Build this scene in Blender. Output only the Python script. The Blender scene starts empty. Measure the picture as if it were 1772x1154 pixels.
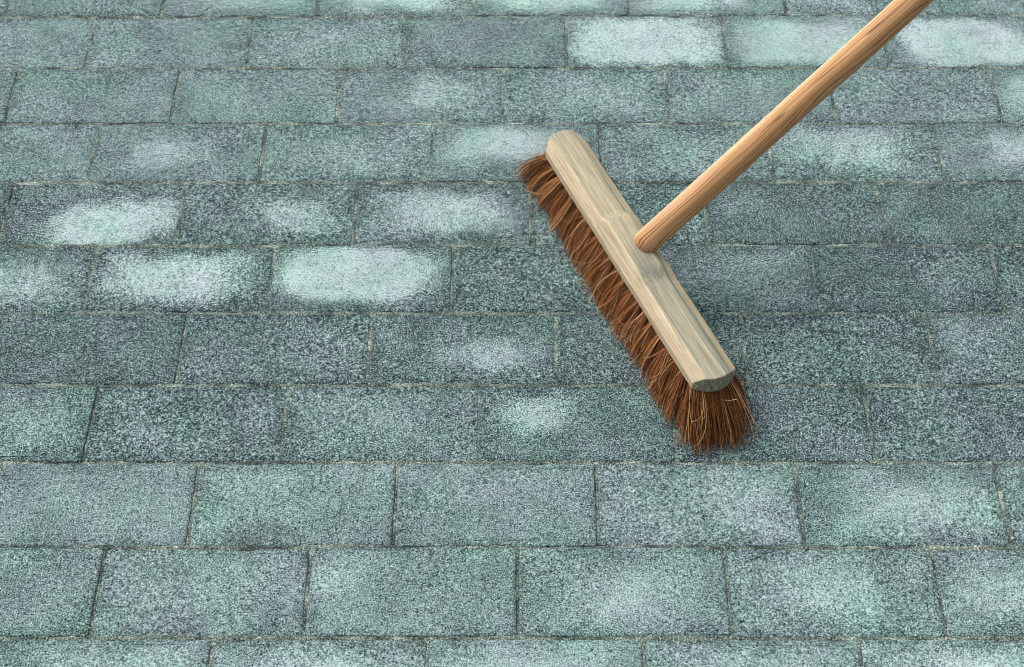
import bpy, bmesh, math, random
import numpy as np
from mathutils import Vector, Matrix, noise

# ------------------------------------------------------------------ camera, sky, sun, exposure
scene = bpy.context.scene
col = scene.collection
cam_data = bpy.data.cameras.new('camera')
cam_data.sensor_fit = 'HORIZONTAL'
cam_data.sensor_width = 36.0
cam_data.lens = 36.0 * 2894.65 / 1772.0
cam_data.clip_start = 0.02
cam_data.clip_end = 500.0
cam = bpy.data.objects.new('camera', cam_data)
col.objects.link(cam)
right = Vector((0.99998, 0.00422, -0.00528)); up = Vector((0.00017, 0.76526, 0.64372)); fwd = Vector((-0.00676, 0.6437, -0.76525))
cam.matrix_world = Matrix(((right.x, up.x, -fwd.x, -0.05003), (right.y, up.y, -fwd.y, -1.68540),
                           (right.z, up.z, -fwd.z, 1.37333), (0, 0, 0, 1)))
scene.camera = cam

SUN_ELEV = math.radians(52); SUN_AZ = math.radians(-58)      # azimuth from +Y towards +X: light from the far left
world = bpy.data.worlds.new('World'); scene.world = world
world.use_nodes = True
wn = world.node_tree.nodes; wl = world.node_tree.links
sky = wn.new('ShaderNodeTexSky'); sky.sky_type = 'NISHITA'; sky.sun_disc = False
sky.sun_elevation = SUN_ELEV; sky.sun_rotation = SUN_AZ
sky.air_density = 1.0; sky.dust_density = 4.0; sky.ozone_density = 1.0
hs = wn.new('ShaderNodeHueSaturation'); hs.inputs['Saturation'].default_value = 0.32   # overcast: grey cloud, little blue
bg = wn['Background']; bg.inputs['Strength'].default_value = 0.122
wl.new(sky.outputs[0], hs.inputs['Color']); wl.new(hs.outputs[0], bg.inputs['Color'])

sun_data = bpy.data.lights.new('sun', 'SUN'); sun_data.energy = 1.3; sun_data.angle = math.radians(46); sun_data.color = (1.0, 0.97, 0.92)
sun = bpy.data.objects.new('sun', sun_data); col.objects.link(sun)
sd = Vector((math.sin(SUN_AZ) * math.cos(SUN_ELEV), math.cos(SUN_AZ) * math.cos(SUN_ELEV), math.sin(SUN_ELEV)))
sun.rotation_euler = sd.to_track_quat('Z', 'Y').to_euler(); sun.location = sd * 6

scene.view_settings.view_transform = 'Standard'; scene.view_settings.look = 'None'
scene.view_settings.gamma = 1.0; scene.view_settings.use_curve_mapping = False
scene.view_settings.exposure = 0.76
scene.cycles.filter_width = 1.0

rnd = random.Random(7)
nrng = np.random.default_rng(11)

# ------------------------------------------------------------------ helpers
def link(o, parent=None):
    col.objects.link(o)
    if parent is not None: o.parent = parent
    return o

def mesh_np(name, verts, faces_tri=None, faces_quad=None):
    me = bpy.data.meshes.new(name)
    verts = np.asarray(verts, dtype=np.float32)
    ft = np.zeros((0, 3), int) if faces_tri is None else np.asarray(faces_tri, int)
    fq = np.zeros((0, 4), int) if faces_quad is None else np.asarray(faces_quad, int)
    loops = np.concatenate([ft.ravel(), fq.ravel()]).astype(np.int32)
    starts = np.concatenate([np.arange(len(ft)) * 3, len(ft) * 3 + np.arange(len(fq)) * 4]).astype(np.int32)
    me.vertices.add(len(verts)); me.vertices.foreach_set('co', verts.ravel())
    me.loops.add(len(loops)); me.loops.foreach_set('vertex_index', loops)
    me.polygons.add(len(starts)); me.polygons.foreach_set('loop_start', starts)
    me.update(calc_edges=True); me.validate()
    return me

class NT:
    """small node-tree writer"""
    def __init__(self, name):
        self.m = bpy.data.materials.new(name); self.m.use_nodes = True
        self.n = self.m.node_tree.nodes; self.l = self.m.node_tree.links
        self.b = self.n['Principled BSDF']
    def put(self, sock, v):
        if hasattr(v, 'is_linked') or isinstance(v, bpy.types.NodeSocket): self.l.new(v, sock)
        else: sock.default_value = v
    def math(self, op, a, b=0.0, c=None, clamp=False):
        n = self.n.new('ShaderNodeMath'); n.operation = op; n.use_clamp = clamp
        self.put(n.inputs[0], a); self.put(n.inputs[1], b)
        if c is not None: self.put(n.inputs[2], c)
        return n.outputs[0]
    def noise(self, vec, scale, detail=2.0, rough=0.5, dist=0.0, out=0):
        n = self.n.new('ShaderNodeTexNoise'); n.inputs['Scale'].default_value = scale; n.inputs['Detail'].default_value = detail
        n.inputs['Roughness'].default_value = rough; n.inputs['Distortion'].default_value = dist
        self.l.new(vec, n.inputs['Vector']); return n.outputs[out]
    def voro(self, vec, scale, feature='F1', out='Distance'):
        n = self.n.new('ShaderNodeTexVoronoi'); n.feature = feature; n.inputs['Scale'].default_value = scale
        self.l.new(vec, n.inputs['Vector']); return n.outputs[out]
    def ramp(self, fac, stops, interp='LINEAR'):
        n = self.n.new('ShaderNodeValToRGB'); n.color_ramp.interpolation = interp
        el = n.color_ramp.elements
        while len(el) < len(stops): el.new(0.5)
        for e, (p, c) in zip(el, stops): e.position = p; e.color = (*c, 1.0)
        self.l.new(fac, n.inputs[0]); return n.outputs[0]
    def mix(self, fac, a, b, mode='MIX'):
        n = self.n.new('ShaderNodeMix'); n.data_type = 'RGBA'; n.blend_type = mode
        self.put(n.inputs[0], fac)
        for s, v in ((n.inputs[6], a), (n.inputs[7], b)):
            if isinstance(v, tuple): s.default_value = (*v, 1.0)
            else: self.l.new(v, s)
        return n.outputs[2]
    def mapr(self, v, a, b, c=0.0, d=1.0, smooth=False):
        n = self.n.new('ShaderNodeMapRange'); n.clamp = True
        if smooth: n.interpolation_type = 'SMOOTHSTEP'
        for i, x in enumerate((v, a, b, c, d)): self.put(n.inputs[i], x)
        return n.outputs[0]
    def coord(self, which='Object'):
        return self.n.new('ShaderNodeTexCoord').outputs[which]
    def pos(self): return self.n.new('ShaderNodeNewGeometry').outputs['Position']
    def vmul(self, vec, s):
        n = self.n.new('ShaderNodeVectorMath'); n.operation = 'MULTIPLY'; self.l.new(vec, n.inputs[0]); n.inputs[1].default_value = s
        return n.outputs[0]
    def vadd(self, a, b):
        n = self.n.new('ShaderNodeVectorMath'); n.operation = 'ADD'; self.put(n.inputs[0], a); self.put(n.inputs[1], b); return n.outputs[0]
    def sep(self, v):
        n = self.n.new('ShaderNodeSeparateXYZ'); self.l.new(v, n.inputs[0]); return n.outputs
    def attr(self, name, typ='OBJECT'):
        n = self.n.new('ShaderNodeAttribute'); n.attribute_type = typ; n.attribute_name = name; return n.outputs
    def bump(self, h, strength, dist):
        n = self.n.new('ShaderNodeBump'); n.inputs['Strength'].default_value = strength; n.inputs['Distance'].default_value = dist
        self.l.new(h, n.inputs['Height']); self.l.new(n.outputs[0], self.b.inputs['Normal'])
    def done(self, color, rough=0.9, spec=0.3):
        self.put(self.b.inputs['Base Color'], color); self.put(self.b.inputs['Roughness'], rough)
        self.b.inputs['Specular IOR Level'].default_value = spec
        return self.m

# ------------------------------------------------------------------ materials
def concrete(name, per_object=True):
    t = NT(name)
    p = t.pos()
    g1 = t.noise(p, 640, 2.0, 0.62)                 # aggregate speckle
    g2 = t.noise(p, 190, 2.0, 0.6)
    big = t.noise(p, 15, 3.0, 0.6)
    big2 = t.noise(t.vadd(p, (3.1, 7.7, 1.3)), 34, 2.0, 0.6)
    hue = t.noise(t.vadd(p, (11.0, 2.0, 5.0)), 13, 3.0, 0.62)
    if per_object:
        o = t.sep(t.coord('Object'))
        w = t.n.new('ShaderNodeTexNoise'); w.inputs['Scale'].default_value = 21; w.inputs['Detail'].default_value = 3; t.l.new(p, w.inputs['Vector'])
        ws = t.sep(w.outputs['Color'])
        wx = t.math('MULTIPLY_ADD', ws[0], 0.075, -0.0375); wy = t.math('MULTIPLY_ADD', ws[1], 0.046, -0.023)
        ox = t.math('ADD', o[0], wx); oy = t.math('ADD', o[1], wy)
        bc = t.sep(t.attr('bloom_centre')['Vector']); br = t.sep(t.attr('bloom_size')['Vector'])
        oy = t.math('SUBTRACT', oy, t.math('MULTIPLY', t.math('SUBTRACT', ox, bc[0]), t.attr('bloom_slant')['Fac']))
        dx = t.math('ABSOLUTE', t.math('DIVIDE', t.math('SUBTRACT', ox, bc[0]), br[0]))
        dy = t.math('ABSOLUTE', t.math('DIVIDE', t.math('SUBTRACT', oy, bc[1]), br[1]))
        d = t.math('POWER', t.math('ADD', t.math('POWER', dx, 3.2), t.math('POWER', dy, 3.2)), 0.3125)
        d = t.math('ADD', d, t.math('MULTIPLY', t.math('SUBTRACT', g1, 0.5), -0.6))
        m = t.mapr(d, 1.15, br[2], 0.0, 1.0, True)
        bloom = t.math('MULTIPLY', t.math('MULTIPLY', m, bc[2]), t.mapr(t.noise(t.vadd(p, (5.0, 1.0, 2.0)), 48, 4.0, 0.65), 0.36, 0.54, 0.78, 1.0))
        # damp, mossy rim along the joints, broken by noise
        ex = t.math('SUBTRACT', 0.0985, t.math('ABSOLUTE', o[0])); ey = t.math('SUBTRACT', 0.0485, t.math('ABSOLUTE', o[1]))
        e = t.math('ADD', t.math('MINIMUM', ex, ey), t.math('MULTIPLY_ADD', big2, 0.03, -0.015))
        rim = t.mapr(e, 0.014, -0.002, 0.0, 1.0, True)
        tone = t.attr('tone')['Fac']
        st = t.sep(t.attr('stain')['Vector'])
        sx = t.math('SUBTRACT', ox, st[0]); sy = t.math('MULTIPLY', t.math('SUBTRACT', oy, st[1]), 1.6)
        sdist = t.math('SQRT', t.math('ADD', t.math('MULTIPLY', sx, sx), t.math('MULTIPLY', sy, sy)))
        stain = t.mapr(sdist, st[2], t.math('MULTIPLY', st[2], 0.3), 0.0, 1.0, True)
    else:
        bloom = t.mapr(big, 0.62, 0.8, 0.0, 0.5, True); rim = 0.0; tone = -0.02; stain = 0.0
    vo = t.n.new('ShaderNodeTexVoronoi'); vo.inputs['Scale'].default_value = 300; t.l.new(p, vo.inputs['Vector'])
    chance = t.math('LESS_THAN', t.sep(vo.outputs['Color'])[0], t.math('MULTIPLY_ADD', big2, 0.5, 0.02))
    pit = t.math('MULTIPLY', t.mapr(vo.outputs['Distance'], 0.42, 0.22), chance)      # open pits between the stones
    v = t.math('MULTIPLY_ADD', t.math('SUBTRACT', g1, 0.5), 2.4, 0.42)
    v = t.math('ADD', v, t.math('MULTIPLY', t.math('SUBTRACT', g2, 0.5), 0.75))
    v = t.math('MULTIPLY', t.math('SUBTRACT', v, 0.42), t.math('SUBTRACT', t.math('SUBTRACT', 1.0, t.math('MULTIPLY', tone, 1.6)), t.math('MULTIPLY', bloom, 0.28)))
    v = t.math('ADD', v, 0.44)
    v = t.math('ADD', v, t.math('MULTIPLY', t.math('SUBTRACT', big, 0.5), 0.37))
    v = t.math('ADD', v, t.math('MULTIPLY', t.math('SUBTRACT', big2, 0.5), 0.22))
    v = t.math('ADD', v, tone)
    v = t.math('ADD', v, t.math('MULTIPLY', bloom, 0.45))
    v = t.math('SUBTRACT', v, t.math('MULTIPLY', pit, 0.26))
    v = t.math('SUBTRACT', v, t.math('MULTIPLY', rim, 0.07))
    v = t.math('SUBTRACT', v, t.math('MULTIPLY', stain, 0.12), clamp=True)
    c = t.ramp(v, [(0.0, (0.010, 0.018, 0.019)), (0.25, (0.045, 0.071, 0.072)), (0.5, (0.124, 0.184, 0.180)), (0.75, (0.238, 0.335, 0.320)), (1.0, (0.40, 0.51, 0.485))])
    if per_object: hue = t.math('ADD', hue, t.attr('hue_shift')['Fac'])
    tint = t.ramp(hue, [(0.36, (0.92, 1.03, 0.97)), (0.50, (1.0, 1.0, 1.0)), (0.66, (1.07, 0.975, 1.05))])
    c = t.mix(1.0, c, tint, 'MULTIPLY')
    if per_object: c = t.mix(t.math('MULTIPLY', stain, 0.12), c, (0.09, 0.085, 0.05), 'MIX')
    h = t.math('SUBTRACT', t.math('ADD', t.math('MULTIPLY', g1, 0.8), t.math('MULTIPLY', g2, 0.7)), t.math('MULTIPLY', pit, 0.6))
    t.bump(h, 0.55, 0.0016)
    return t.done(c, 0.92, 0.2)

def sand_material(name='joint_sand'):
    t = NT(name)
    p = t.pos()
    g = t.noise(p, 620, 2.0, 0.7); b = t.noise(p, 32, 4.0, 0.65)
    v = t.math('ADD', t.math('MULTIPLY_ADD', t.math('SUBTRACT', g, 0.5), 2.4, 0.42), t.math('MULTIPLY', t.math('SUBTRACT', b, 0.52), 1.7), clamp=True)
    c = t.ramp(v, [(0.0, (0.02, 0.028, 0.026)), (0.35, (0.09, 0.118, 0.105)), (0.7, (0.24, 0.29, 0.245)), (1.0, (0.55, 0.58, 0.45))])
    t.bump(g, 0.8, 0.002)
    return t.done(c, 0.95, 0.15)

def grit_material():
    t = NT('grit')
    r = t.attr('shade', 'GEOMETRY')['Fac']
    c = t.ramp(r, [(0.0, (0.04, 0.045, 0.045)), (0.45, (0.22, 0.24, 0.22)), (0.8, (0.5, 0.5, 0.42)), (1.0, (0.7, 0.7, 0.64))])
    return t.done(c, 0.85, 0.3)

def head_wood():
    t = NT('weathered_beech')
    o = t.coord('Object')
    gr = t.noise(t.vmul(o, (14, 420, 420)), 1.0, 4.0, 0.65)          # fine grain along the length
    st = t.noise(t.vmul(o, (5, 75, 60)), 1.0, 3.0, 0.55, 0.4)        # broad streaks
    bl = t.noise(t.vmul(o, (16, 30, 30)), 1.0, 3.0, 0.6)             # patches of wear
    c = t.ramp(gr, [(0.25, (0.25, 0.19, 0.10)), (0.5, (0.42, 0.35, 0.225)), (0.75, (0.56, 0.485, 0.33))])
    grey = t.ramp(gr, [(0.25, (0.085, 0.092, 0.07)), (0.5, (0.185, 0.190, 0.147)), (0.8, (0.35, 0.35, 0.27))])
    y = t.sep(o)
    band = t.mapr(t.math('ABSOLUTE', t.math('SUBTRACT', y[1], 0.001)), 0.0165, 0.0125, 0.0, 0.95, True)   # greyed along the worn top
    k = t.math('MULTIPLY', t.math('MULTIPLY', band, t.mapr(st, 0.34, 0.56, 0.5, 1.0, True)), t.mapr(y[0], -0.02, 0.04, 0.45, 1.0, True))
    k = t.math('ADD', k, t.mapr(bl, 0.58, 0.75, 0.0, 0.4, True), clamp=True)
    c = t.mix(k, c, grey)
    dark = t.mapr(t.noise(t.vmul(o, (6, 130, 90)), 1.0, 3.0, 0.6), 0.60, 0.68, 0.0, 0.55, True)
    c = t.mix(dark, c, (0.17, 0.175, 0.145))
    c = t.mix(t.mapr(y[1], -0.0158, -0.0172, 0.0, 0.55, True), c, t.ramp(gr, [(0.3, (0.30, 0.215, 0.14)), (0.6, (0.46, 0.36, 0.25))]))
    pore = t.mapr(t.noise(t.vmul(o, (45, 1500, 1500)), 1.0, 2.0, 0.6), 0.56, 0.68, 0.0, 0.5, True)
    c = t.mix(pore, c, (0.15, 0.125, 0.085))
    side = t.mapr(y[1], -0.012, -0.019, 0.0, 1.0, True)              # dirt specks on the scuffed edge
    sp = t.mapr(t.noise(t.vmul(o, (170, 420, 420)), 1.0, 2.0, 0.7), 0.60, 0.70, 0.0, 0.75, True)
    patch = t.mapr(t.noise(o, 22, 2.0, 0.5), 0.45, 0.6, 0.15, 1.0, True)
    c = t.mix(t.math('MULTIPLY', t.math('MULTIPLY', sp, side), patch), c, (0.17, 0.115, 0.07))
    t.bump(t.math('ADD', gr, t.math('MULTIPLY', st, 0.6)), 0.35, 0.0008)
    return t.done(c, 0.72, 0.3)

def end_grain():
    t = NT('end_grain')
    o = t.coord('Object')
    g = t.noise(t.vmul(o, (30, 160, 700)), 1.0, 3.0, 0.6)
    g2 = t.noise(t.vmul(o, (1, 520, 130)), 1.0, 3.0, 0.6)
    v = t.math('ADD', t.math('MULTIPLY', g, 0.5), t.math('MULTIPLY', g2, 0.5))
    c = t.ramp(v, [(0.32, (0.075, 0.072, 0.045)), (0.5, (0.18, 0.172, 0.115)), (0.66, (0.42, 0.38, 0.26))])
    t.bump(v, 0.5, 0.001)
    return t.done(c, 0.85, 0.2)

def handle_wood():
    t = NT('pine')
    o = t.coord('Object')
    wob = t.noise(t.vmul(o, (16, 16, 6.0)), 1.0, 2.0, 0.5, 0.0, 1)
    s = t.sep(t.vadd(o, t.vmul(t.vadd(wob, (-0.5, -0.5, -0.5)), (0.009, 0.009, 0.0))))
    # growth rings about a pith outside the stick: earlywood bands and hard latewood lines
    ax = t.math('ADD', s[0], -0.0125); ay = t.math('ADD', s[1], -0.0125)
    rr = t.math('ADD', t.math('MULTIPLY', ax, ax), t.math('MULTIPLY', ay, ay))
    rr = t.math('ADD', rr, t.math('MULTIPLY', t.math('SUBTRACT', t.noise(t.vmul(o, (140, 140, 5)), 1.0, 1.0, 0.5), 0.5), 0.00030))
    ringn = t.math('MULTIPLY', rr, 10500.0)
    ring = t.math('FRACT', ringn)
    wn_ = t.n.new('ShaderNodeTexWhiteNoise'); wn_.noise_dimensions = '1D'; t.l.new(t.math('FLOOR', ringn), wn_.inputs['W'])
    hard = t.math('MULTIPLY_ADD', wn_.outputs['Value'], 0.55, 0.45)          # some years left a harder line than others
    fine = t.noise(t.vmul(o, (900, 900, 22)), 1.0, 3.0, 0.6)
    ring = t.math('ADD', ring, t.math('MULTIPLY_ADD', fine, 0.18, -0.09), clamp=True)
    c = t.ramp(ring, [(0.0, (0.53, 0.295, 0.12)), (0.35, (0.49, 0.26, 0.10)), (0.60, (0.41, 0.20, 0.078)), (0.78, (0.15, 0.058, 0.020)), (0.93, (0.16, 0.064, 0.024)), (1.0, (0.52, 0.30, 0.14))])
    c = t.mix(hard, (0.48, 0.255, 0.11), c)
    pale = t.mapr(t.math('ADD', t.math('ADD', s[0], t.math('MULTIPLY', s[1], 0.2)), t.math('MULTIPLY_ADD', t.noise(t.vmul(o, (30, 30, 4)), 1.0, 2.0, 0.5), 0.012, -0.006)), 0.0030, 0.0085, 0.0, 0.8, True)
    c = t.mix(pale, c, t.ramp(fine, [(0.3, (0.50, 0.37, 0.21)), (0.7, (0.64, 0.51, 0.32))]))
    pk = t.mapr(t.noise(t.vmul(o, (60, 60, 7)), 1.0, 2.0, 0.5), 0.5, 0.68, 0.0, 0.35, True)
    c = t.mix(pk, c, (0.55, 0.315, 0.185))
    streak = t.mapr(t.noise(t.vmul(o, (420, 420, 9)), 1.0, 2.0, 0.6), 0.58, 0.68, 0.0, 0.6, True)
    c = t.mix(streak, c, (0.24, 0.115, 0.05))
    knot = t.mapr(t.noise(t.vmul(o, (150, 150, 38)), 1.0, 1.0, 0.5), 0.74, 0.78, 0.0, 0.8, True)
    c = t.mix(knot, c, (0.09, 0.045, 0.03))
    t.bump(t.math('ADD', fine, t.math('MULTIPLY', ring, -0.8)), 0.25, 0.0006)
    return t.done(c, 0.6, 0.35)

def bristle_material():
    t = NT('coir')
    a = t.attr('fibre', 'GEOMETRY')['Color']
    t.b.inputs['Subsurface Weight'].default_value = 0.0
    return t.done(a, 0.62, 0.25)

M_PAVER = concrete('concrete_paver'); M_FAR = concrete('concrete_far', False)
M_SAND = sand_material(); M_GRIT = grit_material()
M_HEAD = head_wood(); M_END = end_grain(); M_HANDLE = handle_wood(); M_BRISTLE = bristle_material()

# ------------------------------------------------------------------ ground and pavement
def flat_sheet(name, half, z, mat):
    me = mesh_np(name, [(-half, -half, z), (half, -half, z), (half, half, z), (-half, half, z)], None, [(0, 1, 2, 3)])
    me.materials.append(mat); o = link(bpy.data.objects.new(name, me)); o['kind'] = 'structure'; return o
ground = flat_sheet('ground', 120.0, -0.070, M_SAND)
ground['label'] = 'sandy ground under the paving'
pavement = flat_sheet('pavement', 6.0, -0.062, M_SAND)
pavement['label'] = 'grey green concrete block paving laid in running bond'

PL, PW, JOINT = 0.2, 0.1, 0.0020
ROW_SHIFT = {0: -.5958, 1: -.6750, 2: -.5583, 3: -.6418, 4: -.5281, 5: -.4144, 6: -.4954, 7: -.3765, 8: -.4555, 9: -.3383}
def row_offset(r): return ROW_SHIFT.get(r, 0.0042 + 0.118 * r) % PL

def paver_mesh(i):
    """block with a worn chamfer: wandering top outline, small nicks, rounded corners"""
    rg = random.Random(100 + i)
    hx, hy = (PL - JOINT) / 2, (PW - JOINT) / 2
    cr = rg.uniform(0.003, 0.0055)
    pts = []
    def seg(a, b, n):
        for k in range(n): pts.append((a[0] + (b[0] - a[0]) * k / n, a[1] + (b[1] - a[1]) * k / n))
    def arc(cx, cy, a0):
        for k in range(3):
            a = a0 + math.pi / 2 * k / 3; pts.append((cx + cr * math.cos(a), cy + cr * math.sin(a)))
    arc(hx - cr, -hy + cr, -math.pi / 2); seg((hx, -hy + cr), (hx, hy - cr), 7)
    arc(hx - cr, hy - cr, 0); seg((hx - cr, hy), (-hx + cr, hy), 13)
    arc(-hx + cr, hy - cr, math.pi / 2); seg((-hx, hy - cr), (-hx, -hy + cr), 7)
    arc(-hx + cr, -hy + cr, math.pi); seg((-hx + cr, -hy), (hx - cr, -hy), 13)
    n = len(pts)
    v = []
    nick = [max(0.0, noise.noise((x * 60 + i * 9.1, y * 60, 3.3)) - 0.25) * 0.006 for x, y in pts]
    def ring(inset, z, wob, nk):
        for (x, y), q in zip(pts, nick):
            w = noise.noise((x * 45 + i * 5.3, y * 45, inset * 900)) * wob
            d = inset + w + q * nk
            r = math.hypot(x / hx, y / hy)
            sx = 1 - d / hx if abs(x) / hx > abs(y) / hy - 0.25 else 1 - 0.35 * d / hx
            sy = 1 - d / hy if abs(y) / hy > abs(x) / hx - 0.25 else 1 - 0.35 * d / hy
            v.append((x * sx, y * sy, z - q * 0.5 * (1 if nk else 0)))
    ring(0.0, -0.060, 0.0, 0); ring(0.0, -0.0030, 0.0003, 0); ring(0.0005, -0.0010, 0.0004, 0.5); ring(0.0016, -0.0002, 0.0006, 1.0); ring(0.006, 0.0, 0.001, 0.6)
    f = []
    for lv in range(4):
        for k in range(n):
            a, b = lv * n + k, lv * n + (k + 1) % n
            f.append((a, b, b + n, a + n))
    me = bpy.data.meshes.new('paver')
    me.from_pydata(v, [], f + [tuple(range(4 * n, 5 * n)), tuple(reversed(range(n)))])
    me.materials.append(M_PAVER); me.polygons.foreach_set('use_smooth', [False] * len(me.polygons)); me.update()
    return me
PAVER_MESHES = [paver_mesh(i) for i in range(10)]

# pale lime bloom on single blocks: centre x, y, half sizes, strength, hardness (metres on the paving)
BLOOMS = [
    (-0.411,.05,.092,.042,.4,.3), (-.21,.05,.093,.043,.85,.4), (-.013,.05,.095,.044,.85,.4), (.169,.05,.082,.042,.8,.4),
    (.346,.05,.067,.038,.3,.3), (.103,-.051,.093,.049,.85,.75), (.306,-.051,.096,.047,.8,.6), (.506,-.052,.087,.047,.88,.7),
    (-.298,-.05,.087,.039,.22,.2), (-.146,-.146,.053,.031,.42,.3), (.561,-.152,.032,.04,.6,.3), (.024,-.151,.092,.042,.25,.2),
    (.235,-.152,.091,.042,.15,.2), (-.457,-.252,.058,.027,.42,.3), (-.245,-.252,.075,.035,.28,.2), (-.074,-.239,.075,.038,.75,.45),
    (.137,-.252,.082,.039,.18,.2), (.329,-.243,.082,.035,.55,.4), (.529,-.246,.051,.031,.55,.35), (-.515,-.367,.082,.038,1.05,.5),
    (-.303,-.354,.060,.035,.78,.3), (-.14,-.35,.082,.036,.82,.35), (.205,-.338,.033,.032,.25,.2), (-.612,-.456,.058,.033,.68,.3),
    (-.437,-.449,.086,.04,.98,.5), (-.240,-.441,.092,.044,1.0,.75), (.423,-.454,.051,.034,.14,.2), (.202,-.441,.051,.034,.1,.2),
    (-.09,-.558,.052,.022,.5,.3), (-.263,-.549,.062,.036,.18,.2), (.433,-.545,.049,.04,.28,.2), (-.552,-.653,.065,.041,.28,.2),
    (-.214,-.645,.077,.041,.2,.2), (-.035,-.642,.048,.030,.82,.3), (.225,-.656,.053,.033,.25,.2), (-.419,-.671,.053,.022,.2,.2),
    (.339,-.756,.085,.041,.5,.3), (.169,-.749,.051,.038,.3,.2), (-.322,-.746,.052,.038,.2,.2), (-.076,-.735,.069,.035,.12,.2),
    (-.224,-.842,.044,.038,.25,.2), (.051,-.854,.077,.038,.42,.25), (.244,-.845,.066,.037,.5,.3), (.395,-.854,.06,.038,.38,.2),
    (-.366,-.855,.06,.035,.18,.2), (-.426,-.945,.085,.04,.4,.2), (-.25,-.945,.085,.04,.5,.3), (-.053,-.945,.085,.04,.5,.3),
    (.159,-.945,.085,.04,.3,.2), (.365,-.945,.085,.04,.75,.3),
]
STAINS = [(-.307, -.786, .035), (-.15, -.906, .022), (.423, -.79, .015), (.091, -.725, .006)]
ROW_TONE = {-2: .0, -1: .04, 0: .05, 1: .035, 2: .01, 3: -.07, 4: -.075, 5: -.085, 6: -.06, 7: .055, 8: .07, 9: .085, 10: .05}
SLANT = {(3, -4): .20, (4, -2): .0, (4, -3): .0}
n_paver = 0
row_edges = {}
for r in range(-4, 13):
    y = -PW * (r + 0.5)
    o0 = row_offset(r)
    js = [j for j in range(-8, 8) if -1.15 < o0 + PL * (j + 0.5) < 1.05]
    for j in js:
        x = o0 + PL * (j + 0.5)
        ob = bpy.data.objects.new('paver', PAVER_MESHES[rnd.randrange(10)])
        ob.location = (x + rnd.uniform(-.0005, .0005), y + rnd.uniform(-.0004, .0004), rnd.uniform(-.0011, .0005))
        if r >= 7: ob.scale.x = .9955
        ob.rotation_euler = (rnd.uniform(-.0035, .0035), rnd.uniform(-.002, .002), rnd.uniform(-.0028, .0028) + (math.pi if rnd.random() < .5 else 0))
        flip = abs(ob.rotation_euler.z) > 1
        bc, bs, st = (0.0, 0.0, 0.0), (0.05, 0.03, 0.3), (9.0, 9.0, 0.01)
        for (bx, by, rx, ry, s, hd) in BLOOMS:
            if abs(bx - x) <= PL / 2 and abs(by - y) <= PW / 2:
                lx, ly = bx - x, by - y
                if flip: lx, ly = -lx, -ly
                bc, bs = (lx, ly, s), (rx, ry, hd)
        if bc[2] == 0 and not (-.75 < x < .65 and -1.0 < y < .1) and rnd.random() < .45:
            bc, bs = (rnd.uniform(-.03, .03), rnd.uniform(-.01, .01), rnd.uniform(.2, .8)), (rnd.uniform(.05, .09), rnd.uniform(.025, .042), rnd.uniform(.2, .6))
        for (sx, sy, sr) in STAINS:
            if abs(sx - x) <= PL / 2 and abs(sy - y) <= PW / 2:
                lx, ly = sx - x, sy - y
                if flip: lx, ly = -lx, -ly
                st = (lx, ly, sr)
        ob['bloom_centre'] = bc; ob['bloom_size'] = bs; ob['stain'] = st
        ob['bloom_slant'] = SLANT.get((r, j), rnd.uniform(-.07, .07))
        ob['hue_shift'] = rnd.uniform(-.045, .045) + (.012 if r < 7 else 0)
        ob['tone'] = ROW_TONE.get(r, .02) + rnd.uniform(-.035, .035)
        link(ob, pavement); n_paver += 1
    row_edges[r] = (o0 + PL * js[0], o0 + PL * (js[-1] + 1), y + PW / 2, y - PW / 2, o0, js)

# sand swept into the joints: one uneven ribbon per joint, welded into one sheet of stuff
sv, sf = [], []
def ribbon(p0, p1, halfw, step, drop=0.0):
    p0, p1 = Vector(p0), Vector(p1); d = p1 - p0; n = max(2, int(d.length / step)); d.normalize(); s = Vector((-d.y, d.x))
    base = len(sv)
    for k in range(n + 1):
        q = p0 + (p1 - p0) * (k / n)
        a = noise.noise((q.x * 22, q.y * 22, 1.7)); b = noise.noise((q.x * 130, q.y * 130, 8.7)); c = noise.noise((q.x * 420, q.y * 420, 4.4))
        h = -0.0006 + 0.0019 * a + 0.0010 * b + 0.0005 * c
        h = min(h, 0.0004) - drop * (.5 + .5 * min(1, max(-1, a * 3)))
        for w, dz in ((-1, -0.0022), (-0.4, -0.0004), (0.4, -0.0004), (1, -0.0022)):
            e = q + s * (halfw * w + 0.0004 * b); sv.append((e.x, e.y, h + dz + 0.0003 * c * w))
    for k in range(n):
        for m in range(3):
            a = base + k * 4 + m; sf.append((a, a + 4, a + 5, a + 1))
for r, (x0, x1, yt, yb, o0, js) in row_edges.items():
    ribbon((x0, yt), (x1, yt), 0.0042, 0.0022)
    for j in js:
        x = o0 + PL * j; ribbon((x, yt - 0.003), (x, yb + 0.003), 0.0038, 0.0022, .0024 if r >= 7 else .0006)
me = mesh_np('joint_sand', sv, None, sf); me.materials.append(M_SAND)
sand = link(bpy.data.objects.new('joint_sand', me), pavement); sand['kind'] = 'stuff'

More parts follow.
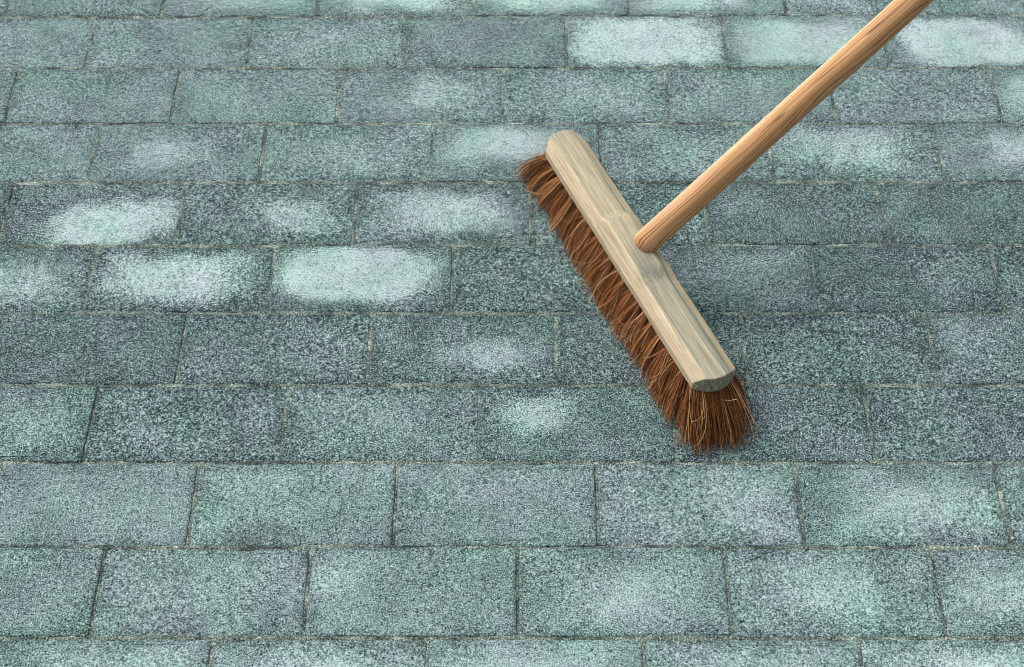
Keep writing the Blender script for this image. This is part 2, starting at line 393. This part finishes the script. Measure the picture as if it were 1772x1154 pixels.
# the paving beyond the blocks built one by one
fv, ff = [], []
def far_block(x, y):
    b = len(fv); hx, hy = (PL - JOINT) / 2, (PW - JOINT) / 2; z = rnd.uniform(-.0008, .0005)
    for hx_, hy_, zz in ((hx, hy, -.06), (hx, hy, -.003), (hx - .003, hy - .003, 0)):
        for sx, sy in ((-1, -1), (1, -1), (1, 1), (-1, 1)): fv.append((x + sx * hx_, y + sy * hy_, zz + z))
    for lv in range(2):
        for k in range(4): ff.append((b + lv * 4 + k, b + lv * 4 + (k + 1) % 4, b + lv * 4 + 4 + (k + 1) % 4, b + lv * 4 + 4 + k))
    ff.append((b + 8, b + 9, b + 10, b + 11))
for r in range(-40, 45):
    y = -PW * (r + .5); o0 = row_offset(r)
    for j in range(-22, 22):
        x = o0 + PL * (j + .5)
        if r in row_edges and row_edges[r][0] - .01 < x < row_edges[r][1] + .01: continue
        far_block(x, y)
me = mesh_np('paving_beyond', fv, None, ff); me.materials.append(M_FAR)
o = link(bpy.data.objects.new('paver_field', me), pavement); o['kind'] = 'stuff'

# crumbs of sand and stone chips lying on the blocks
bmc = bmesh.new(); bmesh.ops.create_icosphere(bmc, subdivisions=1, radius=1.0)
ico_v = np.array([v.co[:] for v in bmc.verts]); ico_f = np.array([[v.index for v in f.verts] for f in bmc.faces]); bmc.free()
gv, gf, gs = [], [], []
def crumb(x, y, s, shade, z=None):
    b = sum(len(a) for a in gv)
    sc = s * nrng.uniform(.6, 1.2, 3) * np.array([1, 1, .7])
    q = ico_v * (1 + nrng.uniform(-.25, .25, (len(ico_v), 1))) * sc
    a = nrng.uniform(0, 6.28); ca, sa = math.cos(a), math.sin(a)
    q = np.stack([q[:, 0] * ca - q[:, 1] * sa, q[:, 0] * sa + q[:, 1] * ca, q[:, 2]], 1)
    gv.append(q + np.array([x, y, (s * .25 if z is None else z)])); gf.append(ico_f + b); gs.append(np.full(len(ico_v), shade))
for k in range(2600):                                        # along the joints
    if rnd.random() < .62:
        r = rnd.randrange(-2, 12); x, y = rnd.uniform(-.85, .75), -PW * r + rnd.gauss(0, .0022)
    else:
        r = rnd.randrange(-2, 12); x = row_offset(r) + PL * rnd.randrange(-5, 4) + rnd.gauss(0, .002); y = -PW * (r + rnd.random())
    if noise.noise((x * 9, y * 9, 2.2)) < -.1 + rnd.uniform(-.2, .2): continue
    crumb(x, y, rnd.uniform(.0004, .0010), min(1, max(0, rnd.gauss(.62, .2))), -0.0004)
for k in range(260): crumb(rnd.uniform(-.8, .7), rnd.uniform(-1.0, .1), rnd.uniform(.0004, .0010), min(1, max(0, rnd.gauss(.75, .18))))
for x, y, s in ((-.416, -.194, .0022), (-.455, -.385, .0028), (-.46, -.83, .003), (.425, -.79, .0035), (.304, -.7, .002), (.10, -.84, .0025), (-.13, -.765, .002), (.2, -.235, .002)):
    crumb(x, y, s * .62, .8)
me = mesh_np('grit', np.concatenate(gv), np.concatenate(gf)); me.materials.append(M_GRIT)
at = me.attributes.new('shade', 'FLOAT', 'POINT'); at.data.foreach_set('value', np.concatenate(gs).astype(np.float32))
grit = link(bpy.data.objects.new('grit', me)); grit['kind'] = 'stuff'; grit['label'] = 'pale sand grains and stone chips strewn along the joints'

# ------------------------------------------------------------------ the broom
broom = bpy.data.objects.new('broom', None); link(broom)
broom.empty_display_size = 0.05
broom.location = (0.06955, -0.46837, 0.0); broom.rotation_euler = (0, 0, math.radians(-66.7276))
broom['label'] = 'wooden broom with brown coir bristles standing on the block paving'; broom['category'] = 'broom'
HB, HW, HL = 0.050, 0.049, 0.386          # underside height, width, length along the middle

def hump(u):                              # thicker middle that takes the handle
    def ss(a, b, x):
        k = min(1, max(0, (x - a) / (b - a))); return k * k * (3 - 2 * k)
    return 0.0058 * ss(-.054, -.038, u) * (1 - ss(.038, .054, u))
def head_mesh():
    # section across the block, from the lower left edge over the top to the lower right edge
    prof = [(-.0245, .0105, 0), (-.0203, .0154, .5), (-.0160, .0202, 1), (-.0080, .0209, 1), (0, .0212, 1), (.0060, .0209, 1), (.0115, .0200, 1), (.0180, .0150, .7), (.0245, .0098, .4)]
    m = len(prof)
    sec = prof + [(y, 0.0, 0) for y, z, k in reversed(prof)]
    us = [-1, -.985, -.96, -.9, -.8, -.65, -.5, -.36]
    hs_ = [-.30, -.27, -.24, -.21, -.18, -.1, 0, .1, .18, .21, .24, .27, .30]
    ts = us + hs_ + [-a for a in reversed(us)]
    v, f = [], []; n = len(sec)
    for t in ts:
        for (y, z, k) in sec:
            uend = HL / 2 + .002 - 0.0125 * (y / .0245) ** 2
            u = t * uend
            wob = noise.noise((u * 16, y * 60, z * 60)) * .0005
            v.append((u, y + wob, HB + z + hump(u) * k + (wob if z > 0 else 0)))
    for a in range(len(ts) - 1):
        for b in range(n):
            c = (b + 1) % n
            f.append((a * n + b, (a + 1) * n + b, (a + 1) * n + c, a * n + c))
    nside = len(f)
    for base in (0, (len(ts) - 1) * n):                    # curved end faces, saw cut
        for b in range(m - 1):
            f.append((base + b, base + b + 1, base + n - 2 - b, base + n - 1 - b))
    me = bpy.data.meshes.new('head'); me.from_pydata(v, [], f)
    me.materials.append(M_HEAD); me.materials.append(M_END)
    for p in list(me.polygons)[nside:]: p.material_index = 1
    bm = bmesh.new(); bm.from_mesh(me); bmesh.ops.recalc_face_normals(bm, faces=bm.faces); bm.to_mesh(me); bm.free()
    return me
head = link(bpy.data.objects.new('head', head_mesh()), broom)
bv = head.modifiers.new('edge', 'BEVEL'); bv.width = 0.0011; bv.segments = 2; bv.limit_method = 'ANGLE'; bv.angle_limit = math.radians(40)
for p in head.data.polygons: p.use_smooth = True
head.data.set_sharp_from_angle(angle=math.radians(24))

# handle: a slightly uneven round stick, its end rounded off where it enters the block
def handle_mesh(length=1.18):
    seg = 40; zs = [-.0118, -.0105, -.008, -.005, -.002, .001, .004, .010, .03] + [.03 + (length - .05) * k / 60 for k in range(1, 61)] + [length - .012, length - .005, length - .001, length]
    v, f = [], []
    for z in zs:
        rad = 0.01385
        if z < .002: rad *= max(.02, 1 - ((.002 - z) / .0142) ** 2.6) ** .45
        e = max(0, (z - (length - .02)) / .02); rad *= math.sqrt(max(.12, 1 - e * e))
        for k in range(seg):
            a = 2 * math.pi * k / seg
            q = rad * (1 + .012 * noise.noise((math.cos(a) * 1.5, math.sin(a) * 1.5, z * 9)))
            v.append((q * math.cos(a) + .0006 * noise.noise((0, 3, z * 5)), q * math.sin(a) + .0006 * noise.noise((7, 3, z * 5)), z))
    for a in range(len(zs) - 1):
        for k in range(seg):
            c = (k + 1) % seg; f.append((a * seg + k, a * seg + c, (a + 1) * seg + c, (a + 1) * seg + k))
    me = bpy.data.meshes.new('handle'); me.from_pydata(v, [], f + [tuple(reversed(range(seg))), tuple(range((len(zs) - 1) * seg, len(zs) * seg))])
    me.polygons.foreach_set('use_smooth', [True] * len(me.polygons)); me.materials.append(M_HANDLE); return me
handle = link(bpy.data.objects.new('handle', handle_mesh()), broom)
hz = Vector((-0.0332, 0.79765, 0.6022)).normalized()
hx = Vector((-1, 0, 0)); hx = (hx - hz * hx.dot(hz)).normalized()      # +x of the stick faces the far left, the side mixed towards a pale cream
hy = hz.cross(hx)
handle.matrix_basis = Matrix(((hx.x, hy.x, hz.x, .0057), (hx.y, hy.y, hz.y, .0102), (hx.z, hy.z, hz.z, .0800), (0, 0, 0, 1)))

# bristles: tufts of coir set in staggered rows, every tuft a part of its own
def tuft_mesh(u0, v0, nf):
    SEG = 7
    ru = nrng.uniform(0, 1, nf) ** .5 * .0034; ra = nrng.uniform(0, 2 * np.pi, nf)
    root = np.stack([u0 + ru * np.cos(ra), v0 + ru * np.sin(ra), np.full(nf, HB + .004)], 1)
    eu = max(-1.0, min(.955, u0 / .18))
    lean_u = .036 * np.sign(eu) * abs(eu) ** 4.5 + nrng.normal(0, .0022)
    lean_u += .010 * np.sign(eu) * abs(eu) ** 8 * (1 - (v0 / .0185) ** 2) + .003 * np.sign(eu) * abs(eu) ** 8
    lean_v = v0 * (.72 - .1 * abs(eu) ** 6) - .006 + nrng.normal(0, .0015)
    sp = .0115
    out = np.stack([np.cos(ra) * (ru / .0034), np.sin(ra) * (ru / .0034)], 1)
    tip = np.empty((nf, 3))
    tip[:, 0] = u0 + lean_u + out[:, 0] * sp + nrng.normal(0, .0055, nf)
    tip[:, 1] = v0 + lean_v + out[:, 1] * sp * .8 + nrng.normal(0, .0028 + .002 * abs(eu) ** 6, nf)
    tip[:, 2] = .0012 + np.abs(nrng.normal(0, .004, nf))
    wild = nrng.random(nf) < .05
    tip[wild, :2] += nrng.normal(0, .007, (wild.sum(), 2)); tip[wild, 2] += np.abs(nrng.normal(0, .010, wild.sum()))
    mid = root * .42 + tip * .58
    mid[:, 2] = root[:, 2] * .5 + tip[:, 2] * .5
    bow = nrng.normal(0, .0026, (nf, 3)); bow[:, 2] *= .3
    mid[:, :2] += out * .0045 + np.array([lean_u, lean_v]) * .16
    mid += bow
    stray = (nrng.random(nf) < .022) if (abs(v0) > .015 or abs(eu) > .9) else np.zeros(nf, bool)     # loose, pale, kinked fibres
    mid[stray] += nrng.normal(0, .011, (stray.sum(), 3)) * np.array([1, .7, .4]); tip[stray, 2] += np.abs(nrng.normal(0, .016, stray.sum()))
    tip[stray, :2] += nrng.normal(0, .008, (stray.sum(), 2))
    tt = np.linspace(0, 1, SEG + 1)[None, :, None]
    path = root[:, None] * (1 - tt) ** 2 + 2 * mid[:, None] * tt * (1 - tt) + tip[:, None] * tt ** 2
    ph = nrng.uniform(0, 6.28, (nf, 1)); fr = nrng.uniform(4, 9, (nf, 1)); am = np.abs(nrng.normal(0, .0007, (nf, 1))) * tt[..., 0]
    path[..., 0] += am * np.sin(ph + fr * tt[..., 0]); path[..., 1] += am * np.cos(ph * 1.7 + fr * tt[..., 0])
    path[..., 2] = np.maximum(path[..., 2], .0008)
    d = np.gradient(path, axis=1); d /= np.linalg.norm(d, axis=2, keepdims=True) + 1e-9
    ref = np.array([.3, .9, .2]); a = np.cross(d, ref); a /= np.linalg.norm(a, axis=2, keepdims=True) + 1e-9; b = np.cross(d, a)
    rad = nrng.uniform(.00019, .00040, (nf, 1, 1)) * (1 - .45 * tt)
    rad[stray] *= 1.35
    ring = []
    for k in range(3):
        an = 2 * math.pi * k / 3; ring.append(path + rad * (math.cos(an) * a + math.sin(an) * b))
    V = np.stack(ring, 2)                                   # nf, SEG+1, 3, 3
    idx = np.arange(nf * (SEG + 1) * 3).reshape(nf, SEG + 1, 3)
    quads = []
    for k in range(3):
        m = (k + 1) % 3
        quads.append(np.stack([idx[:, :-1, k], idx[:, :-1, m], idx[:, 1:, m], idx[:, 1:, k]], -1).reshape(-1, 4))
    me = mesh_np('bristle_tuft', V.reshape(-1, 3), None, np.concatenate(quads))
    base = np.array([[.20, .068, .019], [.31, .118, .034], [.085, .026, .008], [.42, .185, .066], [.56, .33, .16]])
    pick = nrng.choice(5, nf, p=[.31, .22, .31, .11, .05]); c = base[pick] * nrng.uniform(.7, 1.3, (nf, 1))
    c[stray] = np.array([.50, .27, .13]) * nrng.uniform(.7, 1.2, (stray.sum(), 1))
    tipc = np.array([1.2, 1.35, 1.35])
    cc = c[:, None, :] * (1 + (tipc - 1)[None, None] * tt ** 3)
    cc = np.repeat(cc[:, :, None, :], 3, 2).reshape(-1, 3)
    cc = np.concatenate([cc, np.ones((len(cc), 1))], 1).astype(np.float32)
    at = me.attributes.new('fibre', 'FLOAT_COLOR', 'POINT'); at.data.foreach_set('color', cc.ravel())
    me.polygons.foreach_set('use_smooth', [True] * len(me.polygons)); me.materials.append(M_BRISTLE)
    return me
rows_v = (-.0185, -.0092, 0.0, .0092, .0185)
for i, v0 in enumerate(rows_v):
    nu = 22 if i % 2 == 0 else 21
    edge = i in (0, 4)
    for k in range(nu):
        u0 = (k - (nu - 1) / 2) * .0166 + rnd.uniform(-.0012, .0012)
        lim = HL / 2 - .0095 * (v0 / .0245) ** 2 - .008
        u0 = max(-lim, min(lim, u0))
        o = bpy.data.objects.new('bristle_tuft', tuft_mesh(u0, v0 + rnd.uniform(-.0006, .0006), 230 if edge or k in (0, 1, nu - 2, nu - 1) else 110))
        link(o, broom)
for s_ in (1,):
    for v0 in (-.0132, -.0045, .0045, .0132):                # the closing tufts round the near end
        u0 = s_ * (HL / 2 - .0125 * (v0 / .0245) ** 2 - .0085)
        link(bpy.data.objects.new('bristle_tuft', tuft_mesh(u0, v0, 200)), broom)
print('pavers', n_paver)
